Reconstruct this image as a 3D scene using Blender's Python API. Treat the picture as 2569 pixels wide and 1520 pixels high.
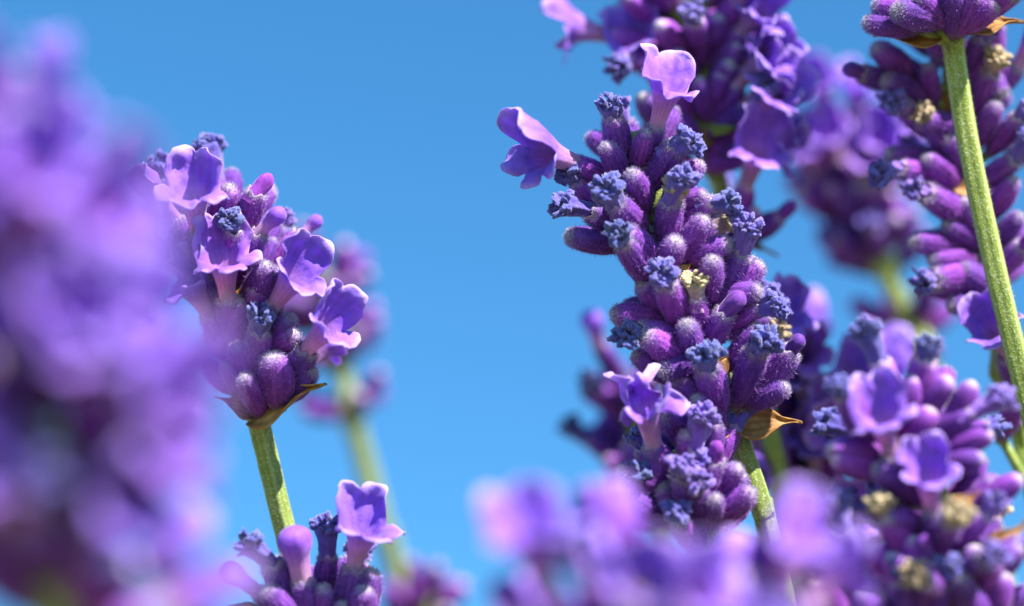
import bpy, math, random
import numpy as np
from mathutils import Vector, Matrix, noise as mnoise

# ------------------------------------------------------------------ scene, camera, sky, sun
scene = bpy.context.scene
for o in list(bpy.data.objects):
    bpy.data.objects.remove(o)
COL = scene.collection
PITCH = math.radians(24.0)
CAM = Vector((0.0, 0.0, 0.50))
FWD = Vector((0, math.cos(PITCH), math.sin(PITCH)))
RIGHT = Vector((1, 0, 0))
UPV = Vector((0, -math.sin(PITCH), math.cos(PITCH)))
LENS, SENSOR = 100.0, 36.0
PW, PH = 2569.0, 1520.0
cam_d = bpy.data.cameras.new('camera')
cam_d.lens, cam_d.sensor_width = LENS, SENSOR
cam_d.clip_start, cam_d.clip_end = 0.005, 5000
cam_d.dof.use_dof = True
cam_d.dof.focus_distance = 0.2080
cam_d.dof.aperture_fstop = 10.5
cam_d.dof.aperture_blades = 0
cam = bpy.data.objects.new('camera', cam_d)
COL.objects.link(cam)
cam.location = CAM
cam.rotation_euler = (math.pi / 2 + PITCH, 0, 0)
scene.camera = cam

SUN_EL = math.radians(42)
SUN_AZ = math.atan2(0.63, -0.78)           # from +Y towards +X
world = bpy.data.worlds.new('World')
scene.world = world
world.use_nodes = True
wn, wl = world.node_tree.nodes, world.node_tree.links
bg = wn['Background']
sky = wn.new('ShaderNodeTexSky')
sky.sky_type = 'NISHITA'
sky.sun_disc = False
sky.sun_elevation = SUN_EL
sky.sun_rotation = SUN_AZ
sky.air_density = 1.0
sky.dust_density = 0.1
sky.ozone_density = 3.0
hsv = wn.new('ShaderNodeHueSaturation')
hsv.inputs['Saturation'].default_value = 1.22
wl.new(sky.outputs[0], hsv.inputs['Color'])
tint = wn.new('ShaderNodeMix'); tint.data_type = 'RGBA'; tint.blend_type = 'MULTIPLY'
tint.inputs[0].default_value = 1.0
tint.inputs[7].default_value = (0.70, 1.08, 1.11, 1)
wl.new(hsv.outputs[0], tint.inputs[6])
wl.new(tint.outputs[2], bg.inputs['Color'])
bg.inputs['Strength'].default_value = 0.067

sun_d = bpy.data.lights.new('sun', 'SUN')
sun_d.energy = 5.0
sun_d.angle = math.radians(0.5)
sun_d.color = (1.0, 0.95, 0.87)
sun = bpy.data.objects.new('sun', sun_d)
COL.objects.link(sun)
to_sun = Vector((math.sin(SUN_AZ) * math.cos(SUN_EL), math.cos(SUN_AZ) * math.cos(SUN_EL), math.sin(SUN_EL)))
sun.rotation_euler = to_sun.to_track_quat('Z', 'Y').to_euler()
sun.location = (1, -1, 3)

vs = scene.view_settings
vs.view_transform = 'Standard'
vs.look = 'None'
vs.exposure = 1.62
vs.gamma = 1.0
vs.use_curve_mapping = False
scene.render.engine = 'CYCLES'

# ------------------------------------------------------------------ helpers
K = SENSOR / LENS                       # frame width / distance
def P(px, py, d):                       # pixel of the photograph at a distance along the view
    return CAM + FWD * d + RIGHT * ((px - PW / 2) / PW * K * d) + UPV * (-(py - PH / 2) / PW * K * d)
def pxm(d):                             # metres per photograph pixel
    return K * d / PW

def mesh_from(name, verts, faces, attrs=None, mat=None, smooth=True):
    me = bpy.data.meshes.new(name)
    me.from_pydata([tuple(v) for v in verts], [], [tuple(f) for f in faces])
    if attrs:
        for k, vals in attrs.items():
            a = me.attributes.new(k, 'FLOAT', 'POINT')
            a.data.foreach_set('value', np.asarray(vals, dtype=np.float32))
    if smooth:
        me.polygons.foreach_set('use_smooth', [True] * len(me.polygons))
    if mat:
        me.materials.append(mat)
    me.update()
    return me

def new_obj(name, data, parent=None, mat=None):
    o = bpy.data.objects.new(name, data)
    COL.objects.link(o)
    if parent:
        o.parent = parent
    return o

# ------------------------------------------------------------------ materials
class NT:
    def __init__(self, name):
        self.m = bpy.data.materials.new(name)
        self.m.use_nodes = True
        self.n, self.l = self.m.node_tree.nodes, self.m.node_tree.links
        self.b = self.n['Principled BSDF']
        self.out = self.n['Material Output']
    def attr(self, name):
        a = self.n.new('ShaderNodeAttribute'); a.attribute_name = name
        return a.outputs['Fac']
    def ramp(self, fac, stops):
        r = self.n.new('ShaderNodeValToRGB')
        els = r.color_ramp.elements
        while len(els) < len(stops): els.new(0.5)
        for e, (p, c) in zip(els, stops):
            e.position = p; e.color = (*c, 1)
        self.l.new(fac, r.inputs[0])
        return r.outputs[0]
    def noise(self, scale, detail=3, rough=0.6, stretch=None):
        t = self.n.new('ShaderNodeTexCoord')
        mp = self.n.new('ShaderNodeMapping')
        if stretch: mp.inputs['Scale'].default_value = stretch
        nz = self.n.new('ShaderNodeTexNoise')
        nz.inputs['Scale'].default_value = scale
        nz.inputs['Detail'].default_value = detail
        nz.inputs['Roughness'].default_value = rough
        oi = self.n.new('ShaderNodeObjectInfo')
        add = self.n.new('ShaderNodeVectorMath'); add.operation = 'ADD'
        self.l.new(t.outputs['Object'], mp.inputs['Vector'])
        self.l.new(mp.outputs[0], add.inputs[0])
        self.l.new(oi.outputs['Random'], add.inputs[1])
        self.l.new(add.outputs[0], nz.inputs['Vector'])
        return nz.outputs['Fac']
    def rnd(self):
        return self.n.new('ShaderNodeObjectInfo').outputs['Random']
    def mix(self, fac, a, b, mode='MIX'):
        m = self.n.new('ShaderNodeMix'); m.data_type = 'RGBA'; m.blend_type = mode
        for sock, v in ((m.inputs[0], fac), (m.inputs[6], a), (m.inputs[7], b)):
            if isinstance(v, bpy.types.NodeSocket): self.l.new(v, sock)
            elif isinstance(v, (int, float)): sock.default_value = v
            else: sock.default_value = (*v, 1)
        return m.outputs[2]
    def maprange(self, v, a, b, c, d):
        m = self.n.new('ShaderNodeMapRange')
        self.l.new(v, m.inputs[0])
        for i, x in zip((1, 2, 3, 4), (a, b, c, d)): m.inputs[i].default_value = x
        return m.outputs[0]
    def mul(self, a, b):
        m = self.n.new('ShaderNodeMath'); m.operation = 'MULTIPLY'
        for sock, v in zip(m.inputs, (a, b)):
            if isinstance(v, bpy.types.NodeSocket): self.l.new(v, sock)
            else: sock.default_value = v
        return m.outputs[0]
    def hsv(self, col, hue=None, val=None, sat=None):
        h = self.n.new('ShaderNodeHueSaturation')
        self.l.new(col, h.inputs['Color'])
        for k, v in (('Hue', hue), ('Value', val), ('Saturation', sat)):
            if v is None: continue
            if isinstance(v, bpy.types.NodeSocket): self.l.new(v, h.inputs[k])
            else: h.inputs[k].default_value = v
        return h.outputs[0]
    def color(self, c):
        if isinstance(c, bpy.types.NodeSocket): self.l.new(c, self.b.inputs['Base Color'])
        else: self.b.inputs['Base Color'].default_value = (*c, 1)
        self.col = c
    def bump(self, h, strength, dist):
        bp = self.n.new('ShaderNodeBump')
        bp.inputs['Strength'].default_value = strength
        bp.inputs['Distance'].default_value = dist
        self.l.new(h, bp.inputs['Height'])
        self.l.new(bp.outputs[0], self.b.inputs['Normal'])
    def set(self, **kw):
        for k, v in kw.items():
            self.b.inputs[k.replace('_', ' ')].default_value = v
    def translucent(self, fac, tint=None):
        tr = self.n.new('ShaderNodeBsdfTranslucent')
        c = self.col
        if isinstance(c, bpy.types.NodeSocket): self.l.new(c, tr.inputs['Color'])
        else: tr.inputs['Color'].default_value = (*c, 1)
        mx = self.n.new('ShaderNodeMixShader')
        mx.inputs[0].default_value = fac
        self.l.new(self.b.outputs[0], mx.inputs[1])
        self.l.new(tr.outputs[0], mx.inputs[2])
        self.l.new(mx.outputs[0], self.out.inputs['Surface'])

def mat_calyx():
    t = NT('calyx_wool')
    body = t.ramp(t.attr('t'), [(0.0, (0.15, 0.19, 0.05)), (0.12, (0.13, 0.07, 0.10)), (0.26, (0.10, 0.012, 0.165)),
                                (0.72, (0.105, 0.013, 0.225)), (0.90, (0.14, 0.03, 0.28)), (0.975, (0.23, 0.15, 0.30)), (1.0, (0.28, 0.25, 0.25))])
    nz = t.noise(1500, 4, 0.7, (1, 1, 0.45))
    c = t.mix(t.maprange(nz, 0.35, 0.7, 0, 1), body, t.hsv(body, hue=0.517, val=1.7, sat=0.92))
    # shallow grooves between the veins are coloured a darker purple
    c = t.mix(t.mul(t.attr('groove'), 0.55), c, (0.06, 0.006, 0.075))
    c = t.hsv(c, hue=t.maprange(t.rnd(), 0, 1, 0.47, 0.515), val=t.maprange(t.rnd(), 0, 1, 0.8, 1.25))
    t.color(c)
    t.set(Roughness=0.75, Sheen_Weight=0.25, Sheen_Roughness=0.35, Specular_IOR_Level=0.25)
    t.b.inputs['Sheen Tint'].default_value = (0.75, 0.55, 0.95, 1)
    t.bump(t.noise(5200, 3, 0.7, (1, 1, 0.6)), 0.8, 0.00009)
    return t.m
def mat_hair():
    t = NT('calyx_hair')
    c = t.ramp(t.attr('t'), [(0.0, (0.26, 0.24, 0.22)), (0.25, (0.27, 0.10, 0.42)), (0.85, (0.34, 0.16, 0.56)), (1.0, (0.56, 0.50, 0.62))])
    c = t.hsv(c, val=t.maprange(t.attr('r'), 0, 1, 0.45, 1.35))
    t.color(c); t.set(Roughness=0.5, Specular_IOR_Level=0.5)
    t.translucent(0.35)
    return t.m
def mat_corolla():
    t = NT('petal_violet')
    c = t.ramp(t.attr('t'), [(0.0, (0.62, 0.40, 0.58)), (0.26, (0.54, 0.25, 0.56)), (0.42, (0.40, 0.17, 0.66)), (0.56, (0.27, 0.10, 0.68)),
                             (0.86, (0.33, 0.15, 0.74)), (1.0, (0.54, 0.38, 0.86))])
    vein = t.attr('vein')
    c = t.mix(t.mul(vein, 0.35), c, t.hsv(c, val=0.62, hue=0.49))
    nz = t.noise(900, 4, 0.65)
    c = t.hsv(c, val=t.maprange(nz, 0.3, 0.7, 0.85, 1.2), hue=t.maprange(t.rnd(), 0, 1, 0.49, 0.515))
    t.color(c)
    t.set(Roughness=0.55, Sheen_Weight=0.25, Specular_IOR_Level=0.3)
    t.b.inputs['Sheen Tint'].default_value = (0.9, 0.8, 1, 1)
    t.bump(t.noise(3200, 5, 0.7), 0.8, 0.00009)
    t.translucent(0.38)
    return t.m
def mat_withered(name, lo, hi, tube):
    t = NT(name)
    nz = t.noise(2600, 4, 0.7)
    c = t.mix(t.maprange(nz, 0.36, 0.66, 0, 1), lo, hi)
    c = t.mix(t.maprange(t.attr('t'), 0.15, 0.5, 1, 0), c, tube)
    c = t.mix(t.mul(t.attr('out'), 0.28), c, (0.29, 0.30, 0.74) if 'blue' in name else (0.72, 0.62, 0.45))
    c = t.hsv(c, hue=t.maprange(t.rnd(), 0, 1, 0.485, 0.53), val=t.maprange(t.rnd(), 0, 1, 0.8, 1.25))
    t.color(c)
    t.set(Roughness=0.8, Specular_IOR_Level=0.2, Sheen_Weight=0.4)
    t.bump(t.noise(7000, 4, 0.7), 1.0, 0.0001)
    return t.m
def mat_stem():
    t = NT('stem_green')
    nz = t.noise(900, 4, 0.65, (1, 1, 0.4))
    c = t.ramp(nz, [(0.3, (0.135, 0.19, 0.022)), (0.52, (0.19, 0.245, 0.034)), (0.75, (0.27, 0.31, 0.065))])
    c = t.mix(t.mul(t.attr('rib'), 0.6), c, (0.40, 0.47, 0.20))
    sp = t.noise(6000, 2, 0.6)
    c = t.mix(t.maprange(sp, 0.56, 0.66, 0, 0.7), c, (0.50, 0.54, 0.34))
    c = t.hsv(c, val=t.maprange(t.rnd(), 0, 1, 0.9, 1.1))
    t.color(c)
    t.set(Roughness=0.6, Specular_IOR_Level=0.35)
    t.bump(sp, 0.8, 0.00008)
    return t.m
def mat_stem_hair():
    t = NT('stem_hair')
    t.color((0.50, 0.56, 0.34)); t.set(Roughness=0.5); t.translucent(0.35)
    return t.m
def mat_bract(name, a, b, c3):
    t = NT(name)
    nz = t.noise(700, 4, 0.65)
    c = t.ramp(nz, [(0.3, a), (0.52, b), (0.72, c3)])
    c = t.mix(t.mul(t.attr('vein'), 0.5), c, tuple(x * 0.5 for x in a))
    t.color(c)
    t.set(Roughness=0.6, Specular_IOR_Level=0.3)
    t.bump(t.noise(2500, 3), 0.6, 0.00008)
    t.translucent(0.3)
    return t.m
def mat_ground():
    t = NT('dry_soil')
    nz = t.noise(0.9, 8, 0.7)
    c = t.ramp(nz, [(0.3, (0.075, 0.085, 0.03)), (0.5, (0.14, 0.13, 0.065)), (0.72, (0.24, 0.19, 0.12))])
    t.color(c); t.set(Roughness=0.95)
    t.bump(t.noise(25, 6, 0.7), 0.8, 0.02)
    return t.m

M_CAL, M_HAIR, M_COR = mat_calyx(), mat_hair(), mat_corolla()
M_BLUE = mat_withered('withered_blue', (0.026, 0.02, 0.16), (0.115, 0.10, 0.50), (0.13, 0.065, 0.40))
M_TAN = mat_withered('withered_tan', (0.20, 0.12, 0.05), (0.50, 0.38, 0.24), (0.24, 0.13, 0.28))
M_STEM, M_SHAIR = mat_stem(), mat_stem_hair()
M_BRACT = mat_bract('bract_brown', (0.24, 0.10, 0.025), (0.43, 0.21, 0.06), (0.62, 0.38, 0.15))
M_LEAF = mat_bract('bract_green', (0.18, 0.22, 0.03), (0.32, 0.34, 0.05), (0.46, 0.44, 0.09))

# ------------------------------------------------------------------ ground
def build_ground():
    n, R = 40, 3000.0
    vs_, fs = [], []
    rr = [0.0, 0.6, 1.5, 4, 12, 40, 150, 600, R]
    for r in rr[1:]:
        for k in range(n):
            a = 2 * math.pi * k / n
            h = 0.02 * mnoise.noise(Vector((r * math.cos(a) * 0.7, r * math.sin(a) * 0.7, 0))) if r < 50 else 0
            vs_.append((r * math.cos(a), r * math.sin(a) + 0.25, h))
    vs_.append((0, 0.25, 0)); c = len(vs_) - 1
    for i in range(len(rr) - 2):
        for k in range(n):
            k2 = (k + 1) % n
            fs.append((i * n + k, (i + 1) * n + k, (i + 1) * n + k2, i * n + k2))
    for k in range(n):
        fs.append((c, k, (k + 1) % n))
    o = new_obj('ground', mesh_from('ground', vs_, fs, None, mat_ground()))
    o['kind'] = 'structure'
build_ground()

# ------------------------------------------------------------------ floret meshes (metres)
CL = 0.0047                              # calyx length
def vnoise(p, s, seed):
    return mnoise.noise(Vector((p[0] * s + seed * 7.1, p[1] * s - seed * 3.3, p[2] * s + seed)))

class Calyx:
    def __init__(self, seed, closed):
        r = random.Random(seed)
        self.seed, self.closed = seed, closed
        self.W = 0.00108 * r.uniform(0.82, 1.08)
        self.L = CL * r.uniform(0.93, 1.08)
        self.bend = r.uniform(-0.0003, 0.0003)
        self.ell = r.uniform(0.88, 1.0)
        self.ph = r.uniform(0, 6.28)
        if closed:
            self.prof = [(0, .22), (.06, .36), (.18, .62), (.35, .88), (.52, 1.0), (.70, .97), (.84, .84), (.93, .64), (.98, .40), (1.0, .12)]
        else:
            self.prof = [(0, .22), (.06, .36), (.18, .60), (.35, .86), (.52, .99), (.70, 1.0), (.84, .92), (.94, .80), (1.0, .70)]
    def S(self, phi, t):
        tt = np.array([p[0] for p in self.prof]); rr = np.array([p[1] for p in self.prof])
        r = np.interp(t, tt, rr) * self.W
        env = np.sin(np.clip(t, 0, 1) * math.pi) ** 0.7
        r = r * (1 + 0.045 * env * np.cos(13 * phi + self.ph) + 0.03 * np.sin(2 * phi + 5 * t + self.ph))
        z = t * self.L + (0.00016 * np.cos(5 * phi + self.ph) * np.clip((t - 0.8) / 0.2, 0, 1) if not self.closed else 0)
        x = r * np.cos(phi) + self.bend * np.sin(t * math.pi)
        y = r * np.sin(phi) * self.ell
        return np.stack([x, y, z], -1)
    def mesh(self, name):
        nu = 39
        ts = [0, .05, .11, .18, .26, .35, .44, .53, .62, .70, .77, .84, .89, .93, .96, .985, 1.0]
        V, F, T, G = [], [], [], []
        for t in ts:
            ph = np.linspace(0, 2 * math.pi, nu, endpoint=False)
            pts = self.S(ph, np.full(nu, t))
            for j in range(nu):
                p = pts[j]
                k = 1 + 0.06 * vnoise(p, 1500, self.seed)
                V.append((p[0] * k, p[1] * k, p[2])); T.append(t)
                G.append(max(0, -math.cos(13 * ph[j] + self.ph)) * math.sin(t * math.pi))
        nr = len(ts)
        if not self.closed:                 # fold into the mouth
            for (tz, rf) in ((0.97, .55), (0.88, .45), (0.7, .35)):
                ph = np.linspace(0, 2 * math.pi, nu, endpoint=False)
                for j in range(nu):
                    V.append((rf * self.W * math.cos(ph[j]), rf * self.W * self.ell * math.sin(ph[j]), tz * self.L)); T.append(0.85); G.append(0.8)
            nr += 3
        for i in range(nr - 1):
            for j in range(nu):
                j2 = (j + 1) % nu
                F.append((i * nu + j, i * nu + j2, (i + 1) * nu + j2, (i + 1) * nu + j))
        F.append(tuple(range((nr - 1) * nu, nr * nu)))
        F.append(tuple(reversed(range(nu))))
        return mesh_from(name, V, F, {'t': T, 'groove': G}, M_CAL)
    def hairs(self, name, n=1900):
        rg = np.random.default_rng(self.seed + 50)
        t = np.concatenate([rg.uniform(0.02, 1.0, int(n * .72)), rg.uniform(0.86, 1.0, n - int(n * .72))])
        ph = rg.uniform(0, 2 * math.pi, n)
        e = 1e-3
        p = self.S(ph, t); du = self.S(ph + e, t) - p; dv = self.S(ph, np.clip(t + e, 0, 1.0)) - self.S(ph, np.clip(t - e, 0, 1))
        nn = np.cross(du, dv); nn /= (np.linalg.norm(nn, axis=1, keepdims=True) + 1e-20)
        dv /= (np.linalg.norm(dv, axis=1, keepdims=True) + 1e-20)
        V, F, T, R = [], [], [], []
        for i in range(n):
            N = Vector(nn[i]); D = Vector(dv[i])
            d = (N * rg.uniform(.45, 1.0) + D * rg.uniform(-.25, .7) + Vector(rg.normal(0, .35, 3))).normalized()
            d2 = (d + Vector(rg.normal(0, .55, 3))).normalized()
            L = rg.uniform(.00013, .00040)
            w = rg.uniform(.000010, .000019)
            s = d.cross(Vector(rg.normal(0, 1, 3))).normalized() * w
            a = Vector(p[i]) - N * 0.00003; b = a + d * L * .55; c = b + d2 * L * .45
            k = len(V)
            V += [a - s, a + s, b + s * .8, b - s * .8, c]
            F += [(k, k + 1, k + 2, k + 3), (k + 3, k + 2, k + 4)]
            r = rg.uniform()
            T += [t[i]] * 5; R += [r] * 5
        return mesh_from(name, V, F, {'t': T, 'r': R}, M_HAIR)

def two_layer(grid, nu, nv, wrap, thick):
    """grid: (nv, nu, 3). Returns verts and faces of a closed thin shell."""
    du = np.roll(grid, -1, 1) - np.roll(grid, 1, 1) if wrap else np.gradient(grid, axis=1)
    dv = np.gradient(grid, axis=0)
    n = np.cross(du, dv); n /= (np.linalg.norm(n, axis=2, keepdims=True) + 1e-20)
    A = grid.reshape(-1, 3); B = (grid + n * thick).reshape(-1, 3)
    V = np.concatenate([A, B]); off = nu * nv
    F = []
    top = nu if wrap else nu - 1
    for i in range(nv - 1):
        for j in range(top):
            j2 = (j + 1) % nu
            a, b, c, d = i * nu + j, i * nu + j2, (i + 1) * nu + j2, (i + 1) * nu + j
            F.append((d, c, b, a)); F.append((a + off, b + off, c + off, d + off))
    for j in range(top):
        j2 = (j + 1) % nu
        F.append((j, j2, j2 + off, j + off))
        a, b = (nv - 1) * nu + j, (nv - 1) * nu + j2
        F.append((a + off, b + off, b, a))
    if not wrap:
        for i in range(nv - 1):
            F.append((i * nu + off, (i + 1) * nu + off, (i + 1) * nu, i * nu))
            a, b = i * nu + nu - 1, (i + 1) * nu + nu - 1
            F.append((a, b, b + off, a + off))
    return V, F

def corolla_mesh(name, seed, wilt=0.0):
    r = random.Random(seed)
    mm = 0.001
    nu, nt, nl = 90, 9, 13
    tube = r.uniform(2.9, 3.5) * mm
    # lobes: centre angle, half width, length, final bend, notch to the next
    up_l = r.uniform(3.3, 3.8) * mm
    lobes = [(-40, 42, up_l * r.uniform(.93, 1), 20 + r.uniform(-10, 12)), (40, 42, up_l * r.uniform(.93, 1), 20 + r.uniform(-10, 12)),
             (114, 33, 1.75 * mm * r.uniform(.85, 1.2), 80 + r.uniform(-20, 25)), (180, 34, 1.8 * mm * r.uniform(.85, 1.15), 88 + r.uniform(-20, 22)),
             (-114, 33, 1.75 * mm * r.uniform(.85, 1.2), 80 + r.uniform(-20, 25))]
    if wilt:
        lobes = [(c, h * .8, l * r.uniform(.55, 1.1), b * r.uniform(.3, 1.0)) for c, h, l, b in lobes]
    sx = r.uniform(-.25, .25)
    grid = np.zeros((nt + nl, nu, 3)); T = np.zeros((nt + nl, nu)); Vn = np.zeros((nt + nl, nu))
    s1, s2 = r.uniform(0, 6), r.uniform(0, 6)
    for j in range(nu):
        deg = 360.0 * j / nu
        best = None
        for (c, h, l, b) in lobes:
            w = ((deg - c + 180) % 360 - 180) / h
            if best is None or abs(w) < abs(best[0]): best = (w, l, b, c, h)
        w, l, b, c, h = best
        aw = min(abs(w), 1.0)
        upper = abs(c) < 60
        notch = 0.14
        if upper and (w > 0) == (c < 0): notch = 0.76
        ln = l * (notch + (1 - notch) * (max(0, 1 - aw ** 2.6)) ** 0.5)
        a = math.radians(deg)
        # direction: angle 0 is the upper lip (+Y)
        ca, sa = math.cos(a), math.sin(a)
        # blend bend angle smoothly round the ring
        wts = [(math.exp(-(((deg - c2 + 180) % 360 - 180) / (h2 * .75)) ** 2), b2) for (c2, h2, l2, b2) in lobes]
        bend = sum(x * y for x, y in wts) / sum(x for x, y in wts)
        for i in range(nt):
            t = i / (nt - 1)
            rad = (0.50 + 0.16 * t + 0.36 * t ** 4) * mm * (1 - .25 * wilt)
            rad *= 1 + 0.03 * math.cos(5 * a + s1)
            grid[i, j] = (rad * sa, rad * ca, -0.0009 + tube * t + 0.0)
            T[i, j] = 0.40 * t
            Vn[i, j] = 0.5 + 0.5 * math.cos(15 * a + s1)
        R0 = grid[nt - 1, j]; rad, z = math.hypot(R0[0], R0[1]), R0[2]
        for i in range(nl):
            q = (i + 1) / nl
            ds = ln / nl
            ang = math.radians(22 + (bend - 22) * min(1, q * 1.5) + (18 * (q - .6) if q > .6 else 0) * (1 if not upper else -1.6))
            rad += math.sin(ang) * ds; z += math.cos(ang) * ds
            p = np.array([rad * sa, rad * ca, z])
            # ruffle, stronger at the margin
            amp = (0.26 + .5 * wilt) * mm * q ** 1.4
            k = .17 * mm * q * mnoise.noise(Vector((p[0] * 2300 + seed, p[1] * 2300, p[2] * 2300))) + amp * (math.sin(5.3 * a + s1 + 2 * q) * .5 + math.sin(8 * a + s2 - 3 * q) * .18) + amp * 2.6 * mnoise.noise(Vector((p[0] * 900 + seed, p[1] * 900, p[2] * 900)))
            nrm = np.array([-math.cos(ang) * sa, -math.cos(ang) * ca, math.sin(ang)])
            p = p + nrm * k
            if wilt:
                for ax in range(3):
                    p[ax] += wilt * .35 * mm * q * mnoise.noise(Vector((p[0] * 1600 + seed + ax * 9, p[1] * 1600, p[2] * 1600)))
            grid[nt + i, j] = p
            T[nt + i, j] = 0.40 + 0.60 * q * (0.45 + 0.55 * min(1, ln / l))
            Vn[nt + i, j] = (0.5 + 0.5 * math.cos(w * 9)) ** 3 * (1 - .6 * q)
    # curve the tube a little
    z = grid[:, :, 2].copy()
    grid[:, :, 1] += 0.05 * (z / 0.004) ** 2 * mm * r.uniform(-6, 4)
    grid[:, :, 0] += sx * (z / 0.004) ** 2 * mm * .6
    V, F = two_layer(grid, nu, nt + nl, True, 0.00005)
    return mesh_from(name, V, F, {'t': np.concatenate([T.ravel()] * 2), 'vein': np.concatenate([Vn.ravel()] * 2)}, M_COR)

def bud_mesh(name, seed, small):
    r = random.Random(seed)
    mm = 0.001
    if small:
        prof = [(-.9, .45), (0, .48), (.4, .50), (.75, .54), (1.05, .52), (1.3, .40), (1.45, .22), (1.5, .05)]
    else:
        prof = [(-.9, .60), (.3, .62), (1.0, .64), (1.5, .68), (1.85, .82), (2.2, .98), (2.6, 1.04), (3.0, .97), (3.3, .78), (3.5, .48), (3.58, .12)]
    zz = np.linspace(prof[0][0], prof[-1][0], 26); rr = np.interp(zz, [p[0] for p in prof], [p[1] for p in prof])
    rr = np.convolve(np.pad(rr, 1, mode='edge'), [.25, .5, .25], 'valid'); rr[-1] = 0.06
    nu = 28
    V, F, T, W = [], [], [], []
    tot = prof[-1][0]
    for z, q in zip(zz, rr):
        for j in range(nu):
            a = 2 * math.pi * j / nu
            k = q * (1 + .05 * math.cos(2 * a + seed) + .03 * math.cos(5 * a))
            crease = 1 - .16 * math.exp(-((a - 2.2) / .28) ** 2) * max(0, min(1, (z - .5) / 1.0))
            x, y = k * crease * math.cos(a), k * crease * math.sin(a) * .94
            n = 1 + .07 * vnoise((x, y, z), 1.6, seed)
            V.append((x * n * mm, y * n * mm, z * mm)); T.append(max(0, min(1, .1 + .62 * ((z / tot) if not small else (.55 + .35 * z / tot))))); W.append(.5 + .5 * math.cos(12 * a))
    for i in range(len(zz) - 1):
        for j in range(nu):
            j2 = (j + 1) % nu
            F.append((i * nu + j, i * nu + j2, (i + 1) * nu + j2, (i + 1) * nu + j))
    F.append(tuple(range((len(zz) - 1) * nu, len(zz) * nu)))
    if small:
        return mesh_from(name, V, F, {'t': [.55 + .35 * x for x in T], 'groove': [.5 * w for w in W]}, M_CAL)
    return mesh_from(name, V, F, {'t': T, 'vein': W}, M_COR)

import bmesh
def withered_mesh(name, seed, mat, long=False):
    r = random.Random(seed)
    mm = 0.001
    V, F, T, O = [], [], [], []
    nu = 26
    Lt = (1.7 if long else .85) * mm * r.uniform(.9, 1.15)
    n = 12
    lean = (r.uniform(-.35, .35) * mm, r.uniform(-.35, .35) * mm)
    ph = r.uniform(0, 6)
    for i in range(n):
        t = i / (n - 1)
        rad = (0.50 - .10 * math.sin(t * 2.6) + .26 * t ** 2) * mm
        for j in range(nu):
            a = 2 * math.pi * j / nu
            k = rad * (1 + .11 * math.cos(6 * a + ph + 1.5 * t) + .09 * math.sin(9 * a - ph))
            p = [k * math.cos(a) + lean[0] * t * t, k * math.sin(a) + lean[1] * t * t, -.0009 + (Lt + .0009) * t]
            nz = vnoise(p, 2600, seed) * .11 * mm
            V.append((p[0] * (1 + nz / rad), p[1] * (1 + nz / rad), p[2])); T.append(.45 * t); O.append(.35 * max(0, math.cos(6 * a + ph + 1.5 * t)))
    for i in range(n - 1):
        for j in range(nu):
            j2 = (j + 1) % nu
            F.append((i * nu + j, i * nu + j2, (i + 1) * nu + j2, (i + 1) * nu + j))
    F.append(tuple(range((n - 1) * nu, n * nu)))
    bm = bmesh.new(); bmesh.ops.create_icosphere(bm, subdivisions=3, radius=1.0)
    bv = [v.co.copy() for v in bm.verts]; bf = [[v.index for v in f.verts] for f in bm.faces]; bm.free()
    nb = r.randint(16, 24)
    for b in range(nb):
        # crumpled lobes crowded over the mouth of the dried tube
        u = b / nb
        az = b * 2.4 + r.uniform(-.4, .4)
        pol = math.radians(12 + 78 * math.sqrt(u) + r.uniform(-8, 8))
        R = r.uniform(.46, .86) * mm
        c = Vector((math.sin(pol) * math.cos(az) * R + lean[0], math.sin(pol) * math.sin(az) * R + lean[1], Lt + math.cos(pol) * R * .9 - .05 * mm))
        dirn = Vector((math.sin(pol) * math.cos(az), math.sin(pol) * math.sin(az), math.cos(pol) + .25)).normalized()
        q = dirn.to_track_quat('Z', 'Y').to_matrix() @ Matrix.Rotation(r.uniform(0, 6), 3, 'Z')
        s = Vector((r.uniform(.09, .20), r.uniform(.16, .34), r.uniform(.20, .40))) * mm * r.choice((.6, .85, 1.0, 1.25))
        k = len(V)
        for v in bv:
            nn = 1 + .48 * mnoise.noise(v * 1.9 + Vector((seed, b, 0))) + .30 * mnoise.noise(v * 4.2 + Vector((b, seed, 3))) + .14 * mnoise.noise(v * 9 + Vector((b, 5, seed)))
            p = c + q @ Vector((v.x * s.x, v.y * s.y, v.z * s.z)) * nn
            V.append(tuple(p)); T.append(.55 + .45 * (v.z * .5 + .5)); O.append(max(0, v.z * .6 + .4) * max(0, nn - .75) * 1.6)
        F += [tuple(i + k for i in f) for f in bf]
    return mesh_from(name, V, F, {'t': T, 'out': O}, mat)

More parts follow.
